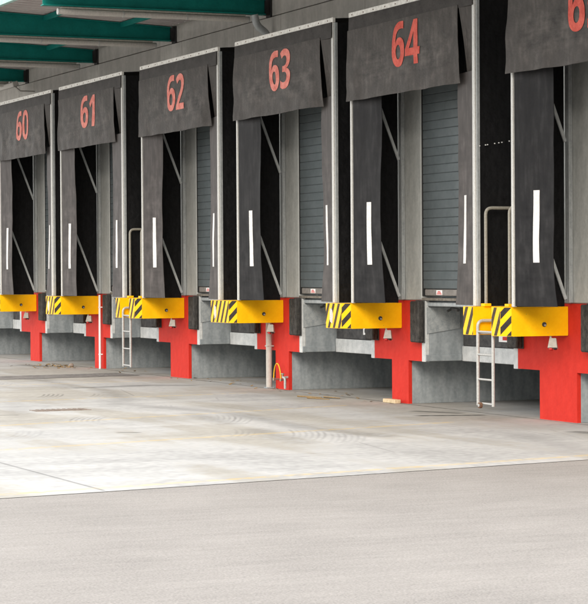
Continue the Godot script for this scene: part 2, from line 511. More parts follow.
	for k in 3:
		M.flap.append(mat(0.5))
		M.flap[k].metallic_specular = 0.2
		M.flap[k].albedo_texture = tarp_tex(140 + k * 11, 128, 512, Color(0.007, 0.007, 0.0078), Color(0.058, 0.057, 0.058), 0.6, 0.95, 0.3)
	M.flap_sheen = []
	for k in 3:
		M.flap_sheen.append(mat(0.6))
		M.flap_sheen[k].metallic_specular = 0.3
		M.flap_sheen[k].albedo_texture = tarp_tex(180 + k * 11, 128, 512, Color(0.03, 0.026, 0.0245), Color(0.15, 0.133, 0.126), 0.3, 0.95, 0.35)


# ------------------------------------------------------------------ the things
func side_flap(root: Node3D, right: bool, seed_: int, lean: float) -> void:
	var r := RandomNumberGenerator.new()
	r.seed = seed_
	var fold := FastNoiseLite.new()
	fold.seed = seed_
	fold.frequency = 1.0
	fold.fractal_octaves = 3
	var ph := r.randf() * TAU
	var curl := r.randf_range(0.7, 1.2)
	var f := func(u: float, v: float) -> Vector3:
		# u: from the post inwards, v: from top (0) to bottom (1)
		var y := lerpf(4.05, 1.328, v)
		var flare := 0.09 * curl * pow(maxf(v - 0.72, 0.0) / 0.28, 2.0)
		var w := 0.585 + flare + 0.005 * sin(v * 5.0 + ph)
		var x := 0.065 + w * u
		var z := SD - 0.012 - lean * u + 0.006 * u * sin(v * 6.0 + ph) + 0.024 * fold.get_noise_2d(u * 0.9, y * 0.6) * u
		return Vector3(SW - x if right else x, y, z)
	var st := st_new()
	sheet(st, 8, 26, f, Vector3(0, 0, -0.006))
	var fl := part("side_flap", st, M.flap_sheen[seed_ % 3] if (right or seed_ < 507) else M.flap[seed_ % 3], root)
	# white reflective strip glued on it
	st = st_new()
	var v0 := (4.05 - 2.615) / (4.05 - 1.328)
	var v1 := (4.05 - 1.815) / (4.05 - 1.328)
	var g := func(u: float, v: float) -> Vector3:
		return f.call(0.49 + 0.155 * u, lerpf(v0, v1, v)) + Vector3(0, 0, 0.005)
	sheet(st, 1, 10, g, Vector3(0, 0, -0.003))
	part("reflective_strip", st, M.reflector, fl)

func dock_shelter(i: int, label: String) -> void:
	var root := thing("dock_shelter", label, "dock shelter", Vector3(BAYS[i], 0, 0), "dock shelters along the facade")
	var r := RandomNumberGenerator.new()
	r.seed = 300 + i * 17
	# aluminium front frame
	var bar := box_part("head_bar", Vector3(-0.005, TOP - 0.062, SD - 0.03), Vector3(SW + 0.005, TOP, SD + 0.012), M.bar, root, 0.004)
	var bs := st_new()
	tube(bs, [Vector3(0, 0, 0), Vector3(0, 0, 0.006)], 0.008, 6)
	var bolt := commit(bs)
	for k in 11:
		inst("bolt", bolt, M.rust, bar, Vector3(0.12 + 0.315 * k + r.randf_range(-0.02, 0.02), TOP - 0.034, SD + 0.0125))
	box_part("post", Vector3(0.0, BX_TOP + 0.003, SD - 0.045), Vector3(0.046, TOP - 0.064, SD), M.alu, root, 0.005)
	var po := box_part("post", Vector3(SW - 0.075, BX_TOP + 0.003, SD - 0.05), Vector3(SW - 0.012, TOP - 0.064, SD), M.alu, root, 0.005)
	box_part("edge_profile", Vector3(SW - 0.010, BX_TOP + 0.003, SD - 0.06), Vector3(SW + 0.006, TOP - 0.066, SD - 0.018), M.frame, po, 0.003)
	# dark band under the bar
	var st := st_new()
	sheet(st, 12, 3, func(u: float, v: float) -> Vector3:
		return Vector3(lerpf(0.0, SW - 0.03, u), lerpf(TOP - 0.064, 4.80, v), SD + 0.014 + 0.006 * v + 0.003 * sin(u * 19.0 + i)), Vector3(0, 0, -0.006))
	part("head_band", st, M.band, root)
	# head curtain with the slit end strips
	var fold := FastNoiseLite.new()
	fold.seed = 900 + i
	fold.frequency = 1.0
	fold.fractal_octaves = 3
	var ph := r.randf() * TAU
	var sag := r.randf_range(0.0, 0.012)
	var main := func(u: float, v: float) -> Vector3:
		var x := lerpf(0.0, 3.03, u) - 0.01 * v * u
		var y := lerpf(4.835, 3.925, v) - sag * sin(u * PI) * v + 0.008 * v * v * fold.get_noise_2d(x * 1.2, 3.3)
		var left := 1.0 - smoothstep(0.08, 0.13, u)
		var z: float = SD + 0.028 + 0.012 * v + [-0.01, 0.0, 0.0, 0.01, 0.03, 0.02][i] * left * v + 0.006 * left * sin(v * 8.0 + ph)
		z += 0.03 * v * fold.get_noise_2d(x * 1.3, y * 0.8) + 0.012 * fold.get_noise_2d(x * 2.2, y * 2.0 + 9.0) * (0.3 + v) - 0.05 * smoothstep(0.9, 1.0, u) * v * v
		z += 0.012 * exp(-pow((u - 0.115) / 0.012, 2.0)) * v
		return Vector3(x, y, z)
	st = st_new()
	sheet(st, 48, 14, main, Vector3(0, 0, -0.006))
	var cur := part("head_curtain", st, M.curtain[i % 3], root)
	var strip := func(u: float, v: float) -> Vector3:
		var x0 := lerpf(3.045, 3.08 + 0.015 * sin(ph), v) + 0.06 * sin(v * PI)
		var x1 := lerpf(3.325, 3.15 + 0.015 * sin(ph), v) + 0.02 * sin(v * PI)
		return Vector3(lerpf(x0, x1, u), lerpf(4.825, 3.945, v), SD + 0.022 - 0.03 * u - 0.10 * v * v - 0.03 * sin(u * PI) * v)
	st = st_new()
	sheet(st, 6, 12, strip, Vector3(0, 0, -0.006))
	part("curtain_strip", st, M.curtain[(i + 1) % 3], root)
	# black sheet added behind the head curtain so the slit looks dark
	st = st_new()
	sheet(st, 10, 4, func(u: float, v: float) -> Vector3:
		return Vector3(lerpf(0.03, SW - 0.03, u), lerpf(TOP - 0.075, 3.99, v), SD - 0.13 + 0.01 * sin(u * 14.0)), Vector3(0, 0, -0.006))
	part("added_backing", st, M.black_cloth, root)
	# painted bay number
	var tm := TextMesh.new()
	var fnt := SystemFont.new()
	fnt.font_names = PackedStringArray(["Droid Sans"])
	fnt.font_weight = 700
	tm.font = fnt
	tm.text = NUMBERS[i]
	tm.font_size = 64
	tm.depth = 0.0
	tm.pixel_size = 0.01
	tm.curve_step = 0.8
	var bb := tm.get_aabb()
	var ar := tm.surface_get_arrays(0)
	var vs: PackedVector3Array = ar[Mesh.ARRAY_VERTEX]
	var ix: PackedInt32Array = ar[Mesh.ARRAY_INDEX]
	st = st_new()
	var wid := 0.76
	var x0 := 1.69 - wid * 0.5
	st.set_smooth_group(-1)
	var st2 := st_new()
	st2.set_smooth_group(-1)
	var todo := []
	for k in range(0, ix.size(), 3):
		var q := []
		for j in 3:
			var p := vs[ix[k + j]]
			q.append(Vector2(x0 + (p.x - bb.position.x) / bb.size.x * wid, 4.243 + (p.y - bb.position.y) / bb.size.y * 0.556))
		todo.append(q)
	while not todo.is_empty():
		var q: Array = todo.pop_back()
		var best := 0
		for j in 3:
			if q[j].distance_to(q[(j + 1) % 3]) > q[best].distance_to(q[(best + 1) % 3]):
				best = j
		var a2: Vector2 = q[best]
		var b2: Vector2 = q[(best + 1) % 3]
		var c2: Vector2 = q[(best + 2) % 3]
		if a2.distance_to(b2) > 0.07:
			var m2 := (a2 + b2) * 0.5
			todo.append([a2, m2, c2])
			todo.append([m2, b2, c2])
			continue
		var w3 := []
		for p in [a2, b2, c2]:
			var sf: Vector3 = main.call((p.x + 0.005) / 3.03, (4.835 - p.y) / 0.91)
			w3.append(Vector3(p.x, p.y, sf.z + 0.006))
		tri(st if (a2.x + b2.x + c2.x) / 3.0 < 1.695 else st2, w3[0], w3[1], w3[2], Vector3(0, 0, 1))
	for dg in [st, st2]:
		part("digit", dg, M.sign_pale if i < 4 else M.sign_paint, cur)
	side_flap(root, false, 500 + i * 3, [0.045, 0.06, 0.115, 0.095, 0.118, 0.155][i])
	side_flap(root, true, 700 + i * 5, [0.10, 0.03, 0.105, 0.115, 0.11, 0.11][i])
	# black covers: sides and roof
	for s in 2:
		var bx := 0.012 if s == 0 else SW - 0.016
		var phs := r.randf() * TAU
		st = st_new()
		sheet(st, 6, 18, func(u: float, v: float) -> Vector3:
			return Vector3(bx + 0.018 * sin(u * PI) * sin(v * 9.0 + phs + u * 3.0), lerpf(TOP - 0.07 + 0.05 * (1.0 - u), BX_TOP + 0.003, v), lerpf(0.055, SD - 0.052, u)), Vector3(-0.006, 0, 0))
		part("side_cover", st, M.black_cloth, root)
	st = st_new()
	sheet(st, 8, 4, func(u: float, v: float) -> Vector3:
		return Vector3(lerpf(0.0, SW, u), lerpf(TOP + 0.035, TOP - 0.012, v), lerpf(0.052, SD - 0.033, v)), Vector3(0, -0.006, 0))
	part("roof_cover", st, M.black_cloth, root)
	if i == 4:
		for k in 8:
			st = st_new()
			var ez := 0.68 - k * 0.062 - 0.02 * sin(k * 2.3)
			tube(st, [Vector3(SW + 0.001, 3.17 + (0.68 - ez) * 0.16, ez), Vector3(SW + 0.012, 3.17 + (0.68 - ez) * 0.16, ez)], 0.007, 8)
			part("eyelet", st, M.white, root)
	# rear frame on the wall and the folding arms of the left and right side
	for s in 2:
		var fx := 0.028 if s == 0 else SW - 0.118
		box_part("rear_frame", Vector3(fx, 1.36, 0.002), Vector3(fx + 0.09, TOP + 0.02, 0.052), M.frame, root, 0.005)
		var ax := 0.05 if s == 0 else SW - 0.062
		for y0 in [1.40, 3.18]:
			st = st_new()
			var a := Vector3(ax, y0, 0.06)
			var b := Vector3(ax, y0 + 1.58, SD - 0.06)
			var d := (b - a).normalized()
			var bas := Basis(Vector3.RIGHT, d, Vector3.RIGHT.cross(d))
			cbox(st, Vector3(-0.012, 0, -0.018), Vector3(0.012, (b - a).length(), 0.018), 0.003, Transform3D(bas, a))
			part("folding_arm", st, M.arm, root)

func yellow_box(i: int, left: float, label: String) -> void:
	var xr: float = BAYS[i]
	var root := thing("bumper_box", label, "bumper box", Vector3(xr, 0, 0), "yellow bumper boxes between the bays")
	var l := left - xr
	var h := BX_TOP - BX_BOT
	var st := st_new()
	var e := 0.006
	# a chamfered plan, extruded upwards
	var ladder := i == 2 or i == 5
	var poly: PackedVector2Array
	var notch_l := -0.735
	var notch_r := -0.295
	if i == 2:
		notch_l = -0.82
		notch_r = -0.37
	if ladder:
		poly = PackedVector2Array([Vector2(l, 0.003), Vector2(0, 0.003), Vector2(0, BX_Z - CH), Vector2(-CH, BX_Z), Vector2(notch_r, BX_Z), Vector2(notch_r, 0.60), Vector2(notch_l, 0.60), Vector2(notch_l, BX_Z), Vector2(l, BX_Z)])
	else:
		poly = PackedVector2Array([Vector2(l, 0.003), Vector2(0, 0.003), Vector2(0, BX_Z - CH), Vector2(-CH, BX_Z), Vector2(l, BX_Z)])
	prism(st, poly, Vector3(0, BX_BOT, 0), Vector3.RIGHT, Vector3.BACK, Vector3(0, h, 0))
	var body := part("box_body", st, M.yellow, root)
	# folded lip along the lower edge of the side plate
	box_part("lower_lip", Vector3(0.0015, BX_BOT - 0.004, 0.01), Vector3(0.009, BX_BOT + 0.012, BX_Z - CH - 0.01), M.yellow, body, 0.002)
	# hazard stripes: steep worn ones on the front, bold ones on the chamfered corner
	var segs := []
	if ladder:
		segs = [[l, notch_l], [notch_r, -CH]]
	else:
		segs = [[l, -CH]]
	for sg in segs:
		var x: float = sg[0] - 0.10
		while x < sg[1]:
			var base_poly := PackedVector2Array([Vector2(x, 0.004), Vector2(x + 0.065, 0.004), Vector2(x + 0.225, h - 0.004), Vector2(x + 0.16, h - 0.004)])
			var clip := PackedVector2Array([Vector2(sg[0] + 0.004, 0.004), Vector2(sg[1] - 0.002, 0.004), Vector2(sg[1] - 0.002, h - 0.004), Vector2(sg[0] + 0.004, h - 0.004)])
			for pg in Geometry2D.intersect_polygons(base_poly, clip):
				if pg.size() >= 3:
					st = st_new()
					prism(st, pg, Vector3(0, BX_BOT, BX_Z + 0.0002), Vector3.RIGHT, Vector3.UP, Vector3(0, 0, 0.002))
					part("hazard_stripe", st, M.stripe_worn, body)
			x += 0.158
	var cax := Vector3(1, 0, -1).normalized()
	var cl := CH * sqrt(2.0)
	var y0 := -0.16
	while y0 < h:
		var bp := PackedVector2Array([Vector2(0, y0), Vector2(0, y0 + 0.085), Vector2(cl, y0 + 0.085 + 0.14), Vector2(cl, y0 + 0.14)])
		var cp := PackedVector2Array([Vector2(0.003, 0.004), Vector2(cl - 0.003, 0.004), Vector2(cl - 0.003, h - 0.004), Vector2(0.003, h - 0.004)])
		for pg in Geometry2D.intersect_polygons(bp, cp):
			if pg.size() >= 3:
				st = st_new()
				prism(st, pg, Vector3(-CH, BX_BOT, BX_Z) + Vector3(1, 0, 1).normalized() * 0.0003, cax, Vector3.UP, Vector3(1, 0, 1).normalized() * 0.002)
				part("hazard_stripe", st, M.stripe, body)
		y0 += 0.172
	if not ladder:
		# a patch where lorries have scraped the paint off
		st = st_new()
		var rr := RandomNumberGenerator.new()
		rr.seed = 60 + i
		var pg2 := PackedVector2Array()
		for k in 14:
			var a := TAU * k / 14.0
			pg2.append(Vector2(l + 0.17 + cos(a) * 0.055 * rr.randf_range(0.7, 1.15), h * 0.48 + sin(a) * 0.10 * rr.randf_range(0.75, 1.2)))
		prism(st, pg2, Vector3(0, BX_BOT, BX_Z + 0.0024), Vector3.RIGHT, Vector3.UP, Vector3(0, 0, 0.0012))
		part("scraped_patch", st, M.scraped, body)
	# black socket with a bright bolt in the side plate
	st = st_new()
	tube(st, [Vector3(0.0, 1.118, 0.315), Vector3(0.008, 1.118, 0.315)], 0.027, 18)
	var sk := part("socket", st, M.rubber, root)
	st = st_new()
	tube(st, [Vector3(0.0082, 1.110, 0.310), Vector3(0.018, 1.110, 0.310)], 0.012, 10)
	part("bolt", st, M.galv, sk)

func signal_lamp(i: int, label: String) -> void:
	var root := thing("signal_lamp", label, "signal lamp", Vector3(BAYS[i] - 0.02, BX_BOT, 0.2), "signal lamps under the bumper boxes")
	var st := st_new()
	tube(st, bent([Vector3(0, -0.001, 0.02), Vector3(0, -0.03, 0.02), Vector3(0.02, -0.05, 0.0)], 0.012), 0.012, 8)
	part("bracket", st, M.lamp_grey, root)
	st = st_new()
	st.set_smooth_group(-1)
	var xf := Transform3D(Basis(Vector3(0, 1, 0), 0.9) * Basis(Vector3(1, 0, 0), -0.2).scaled(Vector3(0.82, 0.92, 0.82)), Vector3(0.02, -0.09, 0.0))
	var t := [Vector3(-0.045, 0.06, -0.04), Vector3(0.045, 0.06, -0.04), Vector3(0.045, 0.06, 0.04), Vector3(-0.045, 0.06, 0.04)]
	var b := [Vector3(-0.066, -0.06, -0.055), Vector3(0.066, -0.06, -0.055), Vector3(0.066, -0.06, 0.055), Vector3(-0.066, -0.06, 0.055)]
	var c: Vector3 = xf * Vector3.ZERO
	for k in 4:
		t[k] = xf * t[k]
		b[k] = xf * b[k]
	fan(st, t, c)
	fan(st, b, c)
	for k in 4:
		var k2 := (k + 1) % 4
		fan(st, [t[k], t[k2], b[k2], b[k]], c)
	part("housing", st, M.lamp_grey, root)
	st = st_new()
	cbox(st, Vector3(-0.05, -0.085, -0.04), Vector3(-0.005, -0.062, 0.045), 0.006, xf)
	part("lens", st, M.lens_red, root)
	st = st_new()
	cbox(st, Vector3(0.01, -0.075, -0.04), Vector3(0.05, -0.062, 0.045), 0.004, xf)
	part("lens", st, M.ink_black, root)

func bumper(at: Vector3, label: String) -> void:
	# front face centre line at x, from y 0.815 to 1.37, mounted on the pier at z = 0
	var root := thing("dock_bumper", label, "dock bumper", at, "rubber dock bumpers on the red piers")
	box_part("buffer", Vector3(-0.12, 0.815, 0.016), Vector3(0.12, 1.345, 0.10), M.rubber, root, 0.014)
	box_part("back_plate", Vector3(-0.125, 0.808, 0.002), Vector3(0.125, 1.352, 0.014), M.dark_steel, root, 0.003)
	for y in [0.93, 1.08, 1.23]:
		var st := st_new()
		tube(st, [Vector3(-0.02, y, 0.095), Vector3(-0.02, y, 0.1015)], 0.024, 12)
		part("bolt", st, M.ink_black, root)

func ladder(i: int, x0: float, x1: float, label: String) -> void:
	var root := thing("dock_ladder", label, "ladder", Vector3((x0 + x1) * 0.5, 0, 0.79), "ladders on the wide bumper boxes")
	var w := (x1 - x0) * 0.5
	for s in [-1.0, 1.0]:
		var st := st_new()
		tube(st, bent([Vector3(s * w, 0.185, 0), Vector3(s * w, 1.155, 0), Vector3(s * w, 1.155, -0.188)], 0.07), 0.0185, 12)
		part("side_rail", st, M.galv, root)
	for y in [0.21, 0.485, 0.768, 1.03]:
		var st := st_new()
		tube(st, [Vector3(-w + 0.012, y, 0), Vector3(w - 0.012, y, 0)], 0.0125, 8)
		part("rung", st, M.galv, root)
	for y in [1.03]:
		for s in [-1.0, 1.0]:
			box_part("clamp", Vector3(s * w - 0.012, y - 0.03, -0.188), Vector3(s * w + 0.012, y + 0.0, -0.012), M.galv, root, 0.003)
	if i == 5:
		var st := st_new()
		tube(st, [Vector3(-0.07, 0.19, 0.018), Vector3(-0.07, 0.19, 0.05)], 0.034, 16)
		var kn := part("end_knob", st, M.rust, root)
		st = st_new()
		tube(st, [Vector3(-0.07, 0.19, 0.0505), Vector3(-0.07, 0.19, 0.056)], 0.018, 12)
		part("knob_cap", st, M.galv, kn)

func handrail(x: float, label: String) -> void:
	var root := thing("handrail", label, "handrail", Vector3(x, BX_TOP, 0), "handrails beside the dock ladders")
	var st := st_new()
	tube(st, bent([Vector3(0, 0.002, 0.65), Vector3(0, 1.135, 0.65), Vector3(0, 1.135, 0.12), Vector3(0, 0.002, 0.12)], 0.08), 0.019, 12)
	part("rail_tube", st, M.rail, root)
	for z in [0.65, 0.12]:
		box_part("base_socket", Vector3(-0.045, 0.001, z - 0.045), Vector3(0.045, 0.035, z + 0.045), M.yellow, root, 0.004)

func build_warehouse() -> void:
	var root := thing("warehouse", "grey warehouse facade with red dock piers, roller doors and recessed pits", "building", Vector3.ZERO)
	var bays := [-20.25]
	bays.append_array(BAYS)
	var nb := bays.size()
	var xl := -24.0
	var xr := 12.5
	# wall panels above the doors: joints left open between them
	var cuts := [xl]
	for x in bays:
		cuts.append(x - 1.07)
		cuts.append(x - 0.04)
	cuts.append(8.6)
	cuts.append(xr)
	var g := 0.006
	for k in cuts.size() - 1:
		var a: float = cuts[k] + g
		var b: float = cuts[k + 1] - g
		for row in [[4.3, 5.505], [5.517, 6.9], [6.912, 8.4]]:
			box_part("wall_panel", Vector3(a, row[0], -0.16), Vector3(b, row[1], 0.0), M.panel, root, 0.006)
	box_part("wall_core", Vector3(xl, 4.3, -0.5), Vector3(xr, 8.38, -0.165), M.dark_steel, root, 0.01)
	box_part("roof_slab", Vector3(xl, 8.405, -16), Vector3(xr, 8.7, 0.08), M.frame, root, 0.02)
	box_part("end_wall", Vector3(xl - 0.25, 0.0, -16), Vector3(xl - 0.003, 8.4, 0.0), M.panel, root, 0.01)
	box_part("end_wall", Vector3(xr + 0.003, 0.0, -16), Vector3(xr + 0.25, 8.4, 0.0), M.panel, root, 0.01)
	# wall beside each door, standing on the piers
	for k in nb + 1:
		var a: float = xl if k == 0 else bays[k - 1] + 2.905
		var b: float = xr if k == nb else bays[k] + 0.565
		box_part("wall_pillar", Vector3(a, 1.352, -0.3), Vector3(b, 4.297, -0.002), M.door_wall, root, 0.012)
		# red T-shaped pier with light edge strips, grey sides under the dock
		var tl: float = xl if k == 0 else bays[k - 1] + PIT_R
		var tr: float = xr if k == nb else bays[k] + PIT_L
		if k == nb:
			tr = 12.5
		var sl: float
		var sr: float
		if k == nb:
			sl = 8.0
			sr = 8.6
		else:
			sr = bays[k] + 0.185
			sl = bays[k] - (0.65 if (k == 3 or k == 6) else 0.30)
			if k == 1:
				sl = bays[k] - 0.42
		var st := st_new()
		prism(st, PackedVector2Array([Vector2(tl + 0.105, 0.57), Vector2(sl, 0.57), Vector2(sl, 0.0), Vector2(sr, 0.0), Vector2(sr, 0.57), Vector2(tr - 0.095, 0.57), Vector2(tr - 0.095, 1.35), Vector2(tl + 0.105, 1.35)]), Vector3(0, 0, -0.05), Vector3.RIGHT, Vector3.UP, Vector3(0, 0, 0.05))
		var pier := part("pier", st, M.red, root)
		box_part("edge_strip", Vector3(tl, 0.565, -0.06), Vector3(tl + 0.103, 1.35, 0.002), M.pale_edge, pier, 0.004)
		box_part("edge_strip", Vector3(tr - 0.093, 0.565, -0.06), Vector3(tr, 1.35, 0.002), M.pale_edge, pier, 0.004)
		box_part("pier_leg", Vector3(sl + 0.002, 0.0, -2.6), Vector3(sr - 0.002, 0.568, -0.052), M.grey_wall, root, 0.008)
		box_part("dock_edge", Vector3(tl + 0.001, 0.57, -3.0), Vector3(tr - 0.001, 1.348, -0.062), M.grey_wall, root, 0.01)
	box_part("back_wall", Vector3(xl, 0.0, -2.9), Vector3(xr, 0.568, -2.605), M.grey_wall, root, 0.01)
	# every bay: leveller front beam, dark lip, deck, roller door
	var slat := st_new()
	cbox(slat, Vector3(0.60, 0.0008, -0.045), Vector3(2.87, 0.1117, -0.012), 0.007)
	var slat_mesh := commit(slat)
	for k in nb:
		var x: float = bays[k]
		var lv := box_part("leveller_beam", Vector3(x + PIT_L + 0.003, 0.566, -0.66), Vector3(x + PIT_R - 0.003, 0.76, -0.531), M.pale_edge, root, 0.006)
		box_part("leveller_lip", Vector3(x + PIT_L + 0.003, 0.763, -0.62), Vector3(x + PIT_R - 0.003, 1.275, -0.545), M.dark_steel, lv, 0.01)
		box_part("leveller_deck", Vector3(x + PIT_L + 0.003, 1.278, -3.0), Vector3(x + PIT_R - 0.003, 1.33, -0.03), M.steel, lv, 0.008)
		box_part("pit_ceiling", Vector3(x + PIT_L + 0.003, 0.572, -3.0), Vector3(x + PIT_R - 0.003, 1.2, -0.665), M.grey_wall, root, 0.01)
		# folded plate on the pit side with a sloping lower edge
		var st := st_new()
		prism(st, PackedVector2Array([Vector2(-0.50, 0.99), Vector2(-0.02, 0.925), Vector2(-0.02, 1.262), Vector2(-0.50, 1.262)]), Vector3(x + PIT_L + 0.001, 0, 0), Vector3.BACK, Vector3.UP, Vector3(0.012, 0, 0))
		part("pit_plate", st, M.steel, root)
		box_part("pit_kerb", Vector3(x + PIT_L + 0.001, 0.572, -0.525), Vector3(x + PIT_L + 0.018, 0.655, -0.004), M.grey_wall, root, 0.006)
		# hinge parts under the threshold
		st = st_new()
		tube(st, [Vector3(x + 0.98, 1.25, -0.22), Vector3(x + 1.2, 1.235, -0.2)], 0.022, 10)
		tube(st, [Vector3(x + 1.0, 1.24, -0.2), Vector3(x + 1.0, 1.215, -0.14)], 0.016, 8)
		part("lip_hinge", st, M.dark_steel, root)
		box_part("threshold", Vector3(x + 0.572, 1.352, -0.2), Vector3(x + 2.9, 1.386, 0.004), M.sill, root, 0.004)
		var d := box_part("roller_door", Vector3(x + 0.569, 1.41, -0.20), Vector3(x + 2.902, 4.296, -0.05), M.dark_steel, root, 0.004)
		for y in range(1, 26):
			inst("slat", slat_mesh, M.door, d, Vector3(x, 1.41 + 0.1125 * y - 0.02, 0.0))
		box_part("bottom_rail", Vector3(x + 0.66, 1.415, -0.04), Vector3(x + 2.86, 1.495, -0.004), M.door_low, d, 0.006)
		box_part("guide_rail", Vector3(x + 0.571, 1.412, -0.048), Vector3(x + 0.597, 4.29, -0.008), M.ink_black, d, 0.003)
		# small printed notice on the bottom rail
		var tg := box_part("door_notice", Vector3(x + 0.98, 1.425, -0.0035), Vector3(x + 1.14, 1.486, -0.0005), M.white, d, 0.001)
		for j in 3:
			box_part("print_line", Vector3(x + 0.995 + 0.012 * j, 1.433 + j * 0.015, -0.0004), Vector3(x + 1.13 - 0.018 * j, 1.443 + j * 0.015, 0.0008), M.ink_red, tg, 0.0003)
	# notices on two leveller fronts
	var t1 := box_part("leveller_notice", Vector3(BAYS[3] + 1.58, 0.835, -0.5445), Vector3(BAYS[3] + 1.76, 0.94, -0.54), M.white, root, 0.001)
	box_part("print_mark", Vector3(BAYS[3] + 1.63, 0.865, -0.5396), Vector3(BAYS[3] + 1.71, 0.915, -0.538), M.ink_black, t1, 0.0004)
	var t2 := box_part("leveller_notice", Vector3(BAYS[4] + 1.63, 0.838, -0.5445), Vector3(BAYS[4] + 1.91, 0.91, -0.54), M.white, root, 0.001)
	box_part("print_mark", Vector3(BAYS[4] + 1.73, 0.86, -0.5396), Vector3(BAYS[4] + 1.90, 0.905, -0.538), M.ink_red, t2, 0.0004)
	# rain pipe elbow that leaves the canopy above bay 63
	box_part("cable_channel", Vector3(xl + 1, 5.78, 0.002), Vector3(xr - 1, 5.86, 0.09), M.panel, root, 0.006)

func build_canopy() -> void:
	var root := thing("canopy", "teal steel canopy with ribbed roof sheets over the docks", "canopy", Vector3.ZERO)
	var beams := [-20.7, -16.62, -12.33, -8.33, -4.34, -0.3, 3.7, 7.7, 11.6]
	for bx in beams:
		# I-section, web tapering deeper towards the free end
		var st := st_new()
		prism(st, PackedVector2Array([Vector2(0.09, 5.55), Vector2(3.51, 5.55), Vector2(3.51, 5.90), Vector2(0.09, 5.745)]), Vector3(bx - 0.006, 0, 0), Vector3.BACK, Vector3.UP, Vector3(0.012, 0, 0))
		var b := part("beam", st, M.teal, root)
		box_part("flange", Vector3(bx - 0.07, 5.532, 0.092), Vector3(bx + 0.07, 5.549, 3.515), M.teal, b, 0.003)
		st = st_new()
		prism(st, PackedVector2Array([Vector2(0.092, 5.746), Vector2(3.515, 5.901), Vector2(3.515, 5.917), Vector2(0.092, 5.762)]), Vector3(bx - 0.07, 0, 0), Vector3.BACK, Vector3.UP, Vector3(0.14, 0, 0))
		part("flange", st, M.teal, b)
		box_part("end_plate", Vector3(bx - 0.09, 5.50, 0.003), Vector3(bx + 0.09, 5.775, 0.025), M.ink_black, b, 0.003)
		box_part("bearing_block", Vector3(bx - 0.05, 5.53, 0.028), Vector3(bx + 0.05, 5.76, 0.088), M.ink_black, b, 0.003)
	# purlins along the facade
	for z in [0.95, 2.25]:
		var y: float = 5.762 + (z - 0.09) * 0.0453
		for k in beams.size() - 1:
			box_part("purlin", Vector3(beams[k] + 0.072, y - 0.075, z - 0.03), Vector3(beams[k + 1] - 0.072, y + 0.0, z + 0.03), M.teal, root, 0.003)
	box_part("edge_channel", Vector3(-23, 5.735, 3.53), Vector3(12.3, 5.97, 3.60), M.pale_teal, root, 0.004)
	# ribbed roof sheets
	for k in beams.size() - 1:
		var st := st_new()
		var a: float = beams[k]
		var b: float = beams[k + 1]
		var n := int((b - a) / 0.25)
		var w: float = (b - a) / n
		var prof := PackedVector2Array()
		for j in n:
			var x: float = a + j * w + 0.002
			prof.append_array([Vector2(x, 0.0), Vector2(x + w * 0.5, 0.0), Vector2(x + w * 0.6, 0.035), Vector2(x + w * 0.9, 0.035)])
		prof.append(Vector2(b - 0.002, 0.0))
		var full := PackedVector2Array(prof)
		for j in range(prof.size() - 1, -1, -1):
			full.append(prof[j] + Vector2(0, 0.006))
		prism(st, full, Vector3(0, 5.772, 0.095), Vector3.RIGHT, Vector3.UP, Vector3(0, 0.158, 3.43))
		part("roof_sheet", st, M.roof, root)

func batten(bx: float, z0: float, z1: float, label: String) -> void:
	var root := thing("tube_light", label, "tube light", Vector3(bx, 5.53, 0), "tube lights under the canopy beams")
	box_part("batten", Vector3(-0.03, -0.028, z0 + 0.05), Vector3(0.03, -0.001, z1 - 0.04), M.lamp_grey, root, 0.004)
	var st := st_new()
	tube(st, [Vector3(0.01, -0.072, z0), Vector3(0.01, -0.072, z1)], 0.042, 14)
	part("tube", st, M.pipe, root)
	var z := z0
	while z <= z1 + 0.01:
		st = st_new()
		tube(st, [Vector3(0.01, -0.072, z - 0.012), Vector3(0.01, -0.072, z + 0.012)], 0.047, 14)
		part("collar", st, M.galv, root)
		z += (z1 - z0) / 3.0

func ground_and_marks() -> void:
	# yard of pale asphalt to the horizon, concrete apron on top of it
	var st := st_new()
	st.set_smooth_group(-1)
	var s := 260.0
	tri(st, Vector3(-s, 0, -s), Vector3(s, 0, -s), Vector3(s, 0, s), Vector3.UP)
	tri(st, Vector3(-s, 0, -s), Vector3(s, 0, s), Vector3(-s, 0, s), Vector3.UP)
	struct("ground", st, M.asphalt, "pale grey asphalt yard in front of the docks")
	st = st_new()
	st.set_smooth_group(-1)
	var slope := 0.165
	var x0 := 8.27
	var pts := [Vector3(GX0, 0.004, GZ0), Vector3(x0 + slope * GZ0, 0.004, GZ0), Vector3(x0 + slope * GZ1, 0.004, GZ1), Vector3(GX0, 0.004, GZ1)]
	for t in [[0, 1, 2], [0, 2, 3]]:
		for k in t:
			var p: Vector3 = pts[k]
			st.set_uv(Vector2((p.x - GX0) / (GX1 - GX0), (p.z - GZ0) / (GZ1 - GZ0)))
			st.add_vertex(p)
	struct("concrete_apron", st, M.apron, "pale concrete apron along the dock with tyre marks and yellow lines")
	# dark asphalt repair strip
	st = st_new()
	st.set_smooth_group(-1)
	var rr := RandomNumberGenerator.new()
	rr.seed = 77
	var a := []
	var b := []
	for k in 14:
		var z := 0.35 + k * 0.5
		a.append(Vector3(-10.35 + 0.03 * k + rr.randf_range(-0.05, 0.05), 0.008, z))
		b.append(Vector3(-9.15 + 0.03 * k + rr.randf_range(-0.06, 0.06), 0.008, z))
	for k in 13:
		tri(st, a[k], b[k], b[k + 1], Vector3.UP)
		tri(st, a[k], b[k + 1], a[k + 1], Vector3.UP)
	struct("asphalt_patch", st, M.patch, "dark asphalt repair strip across the concrete apron")

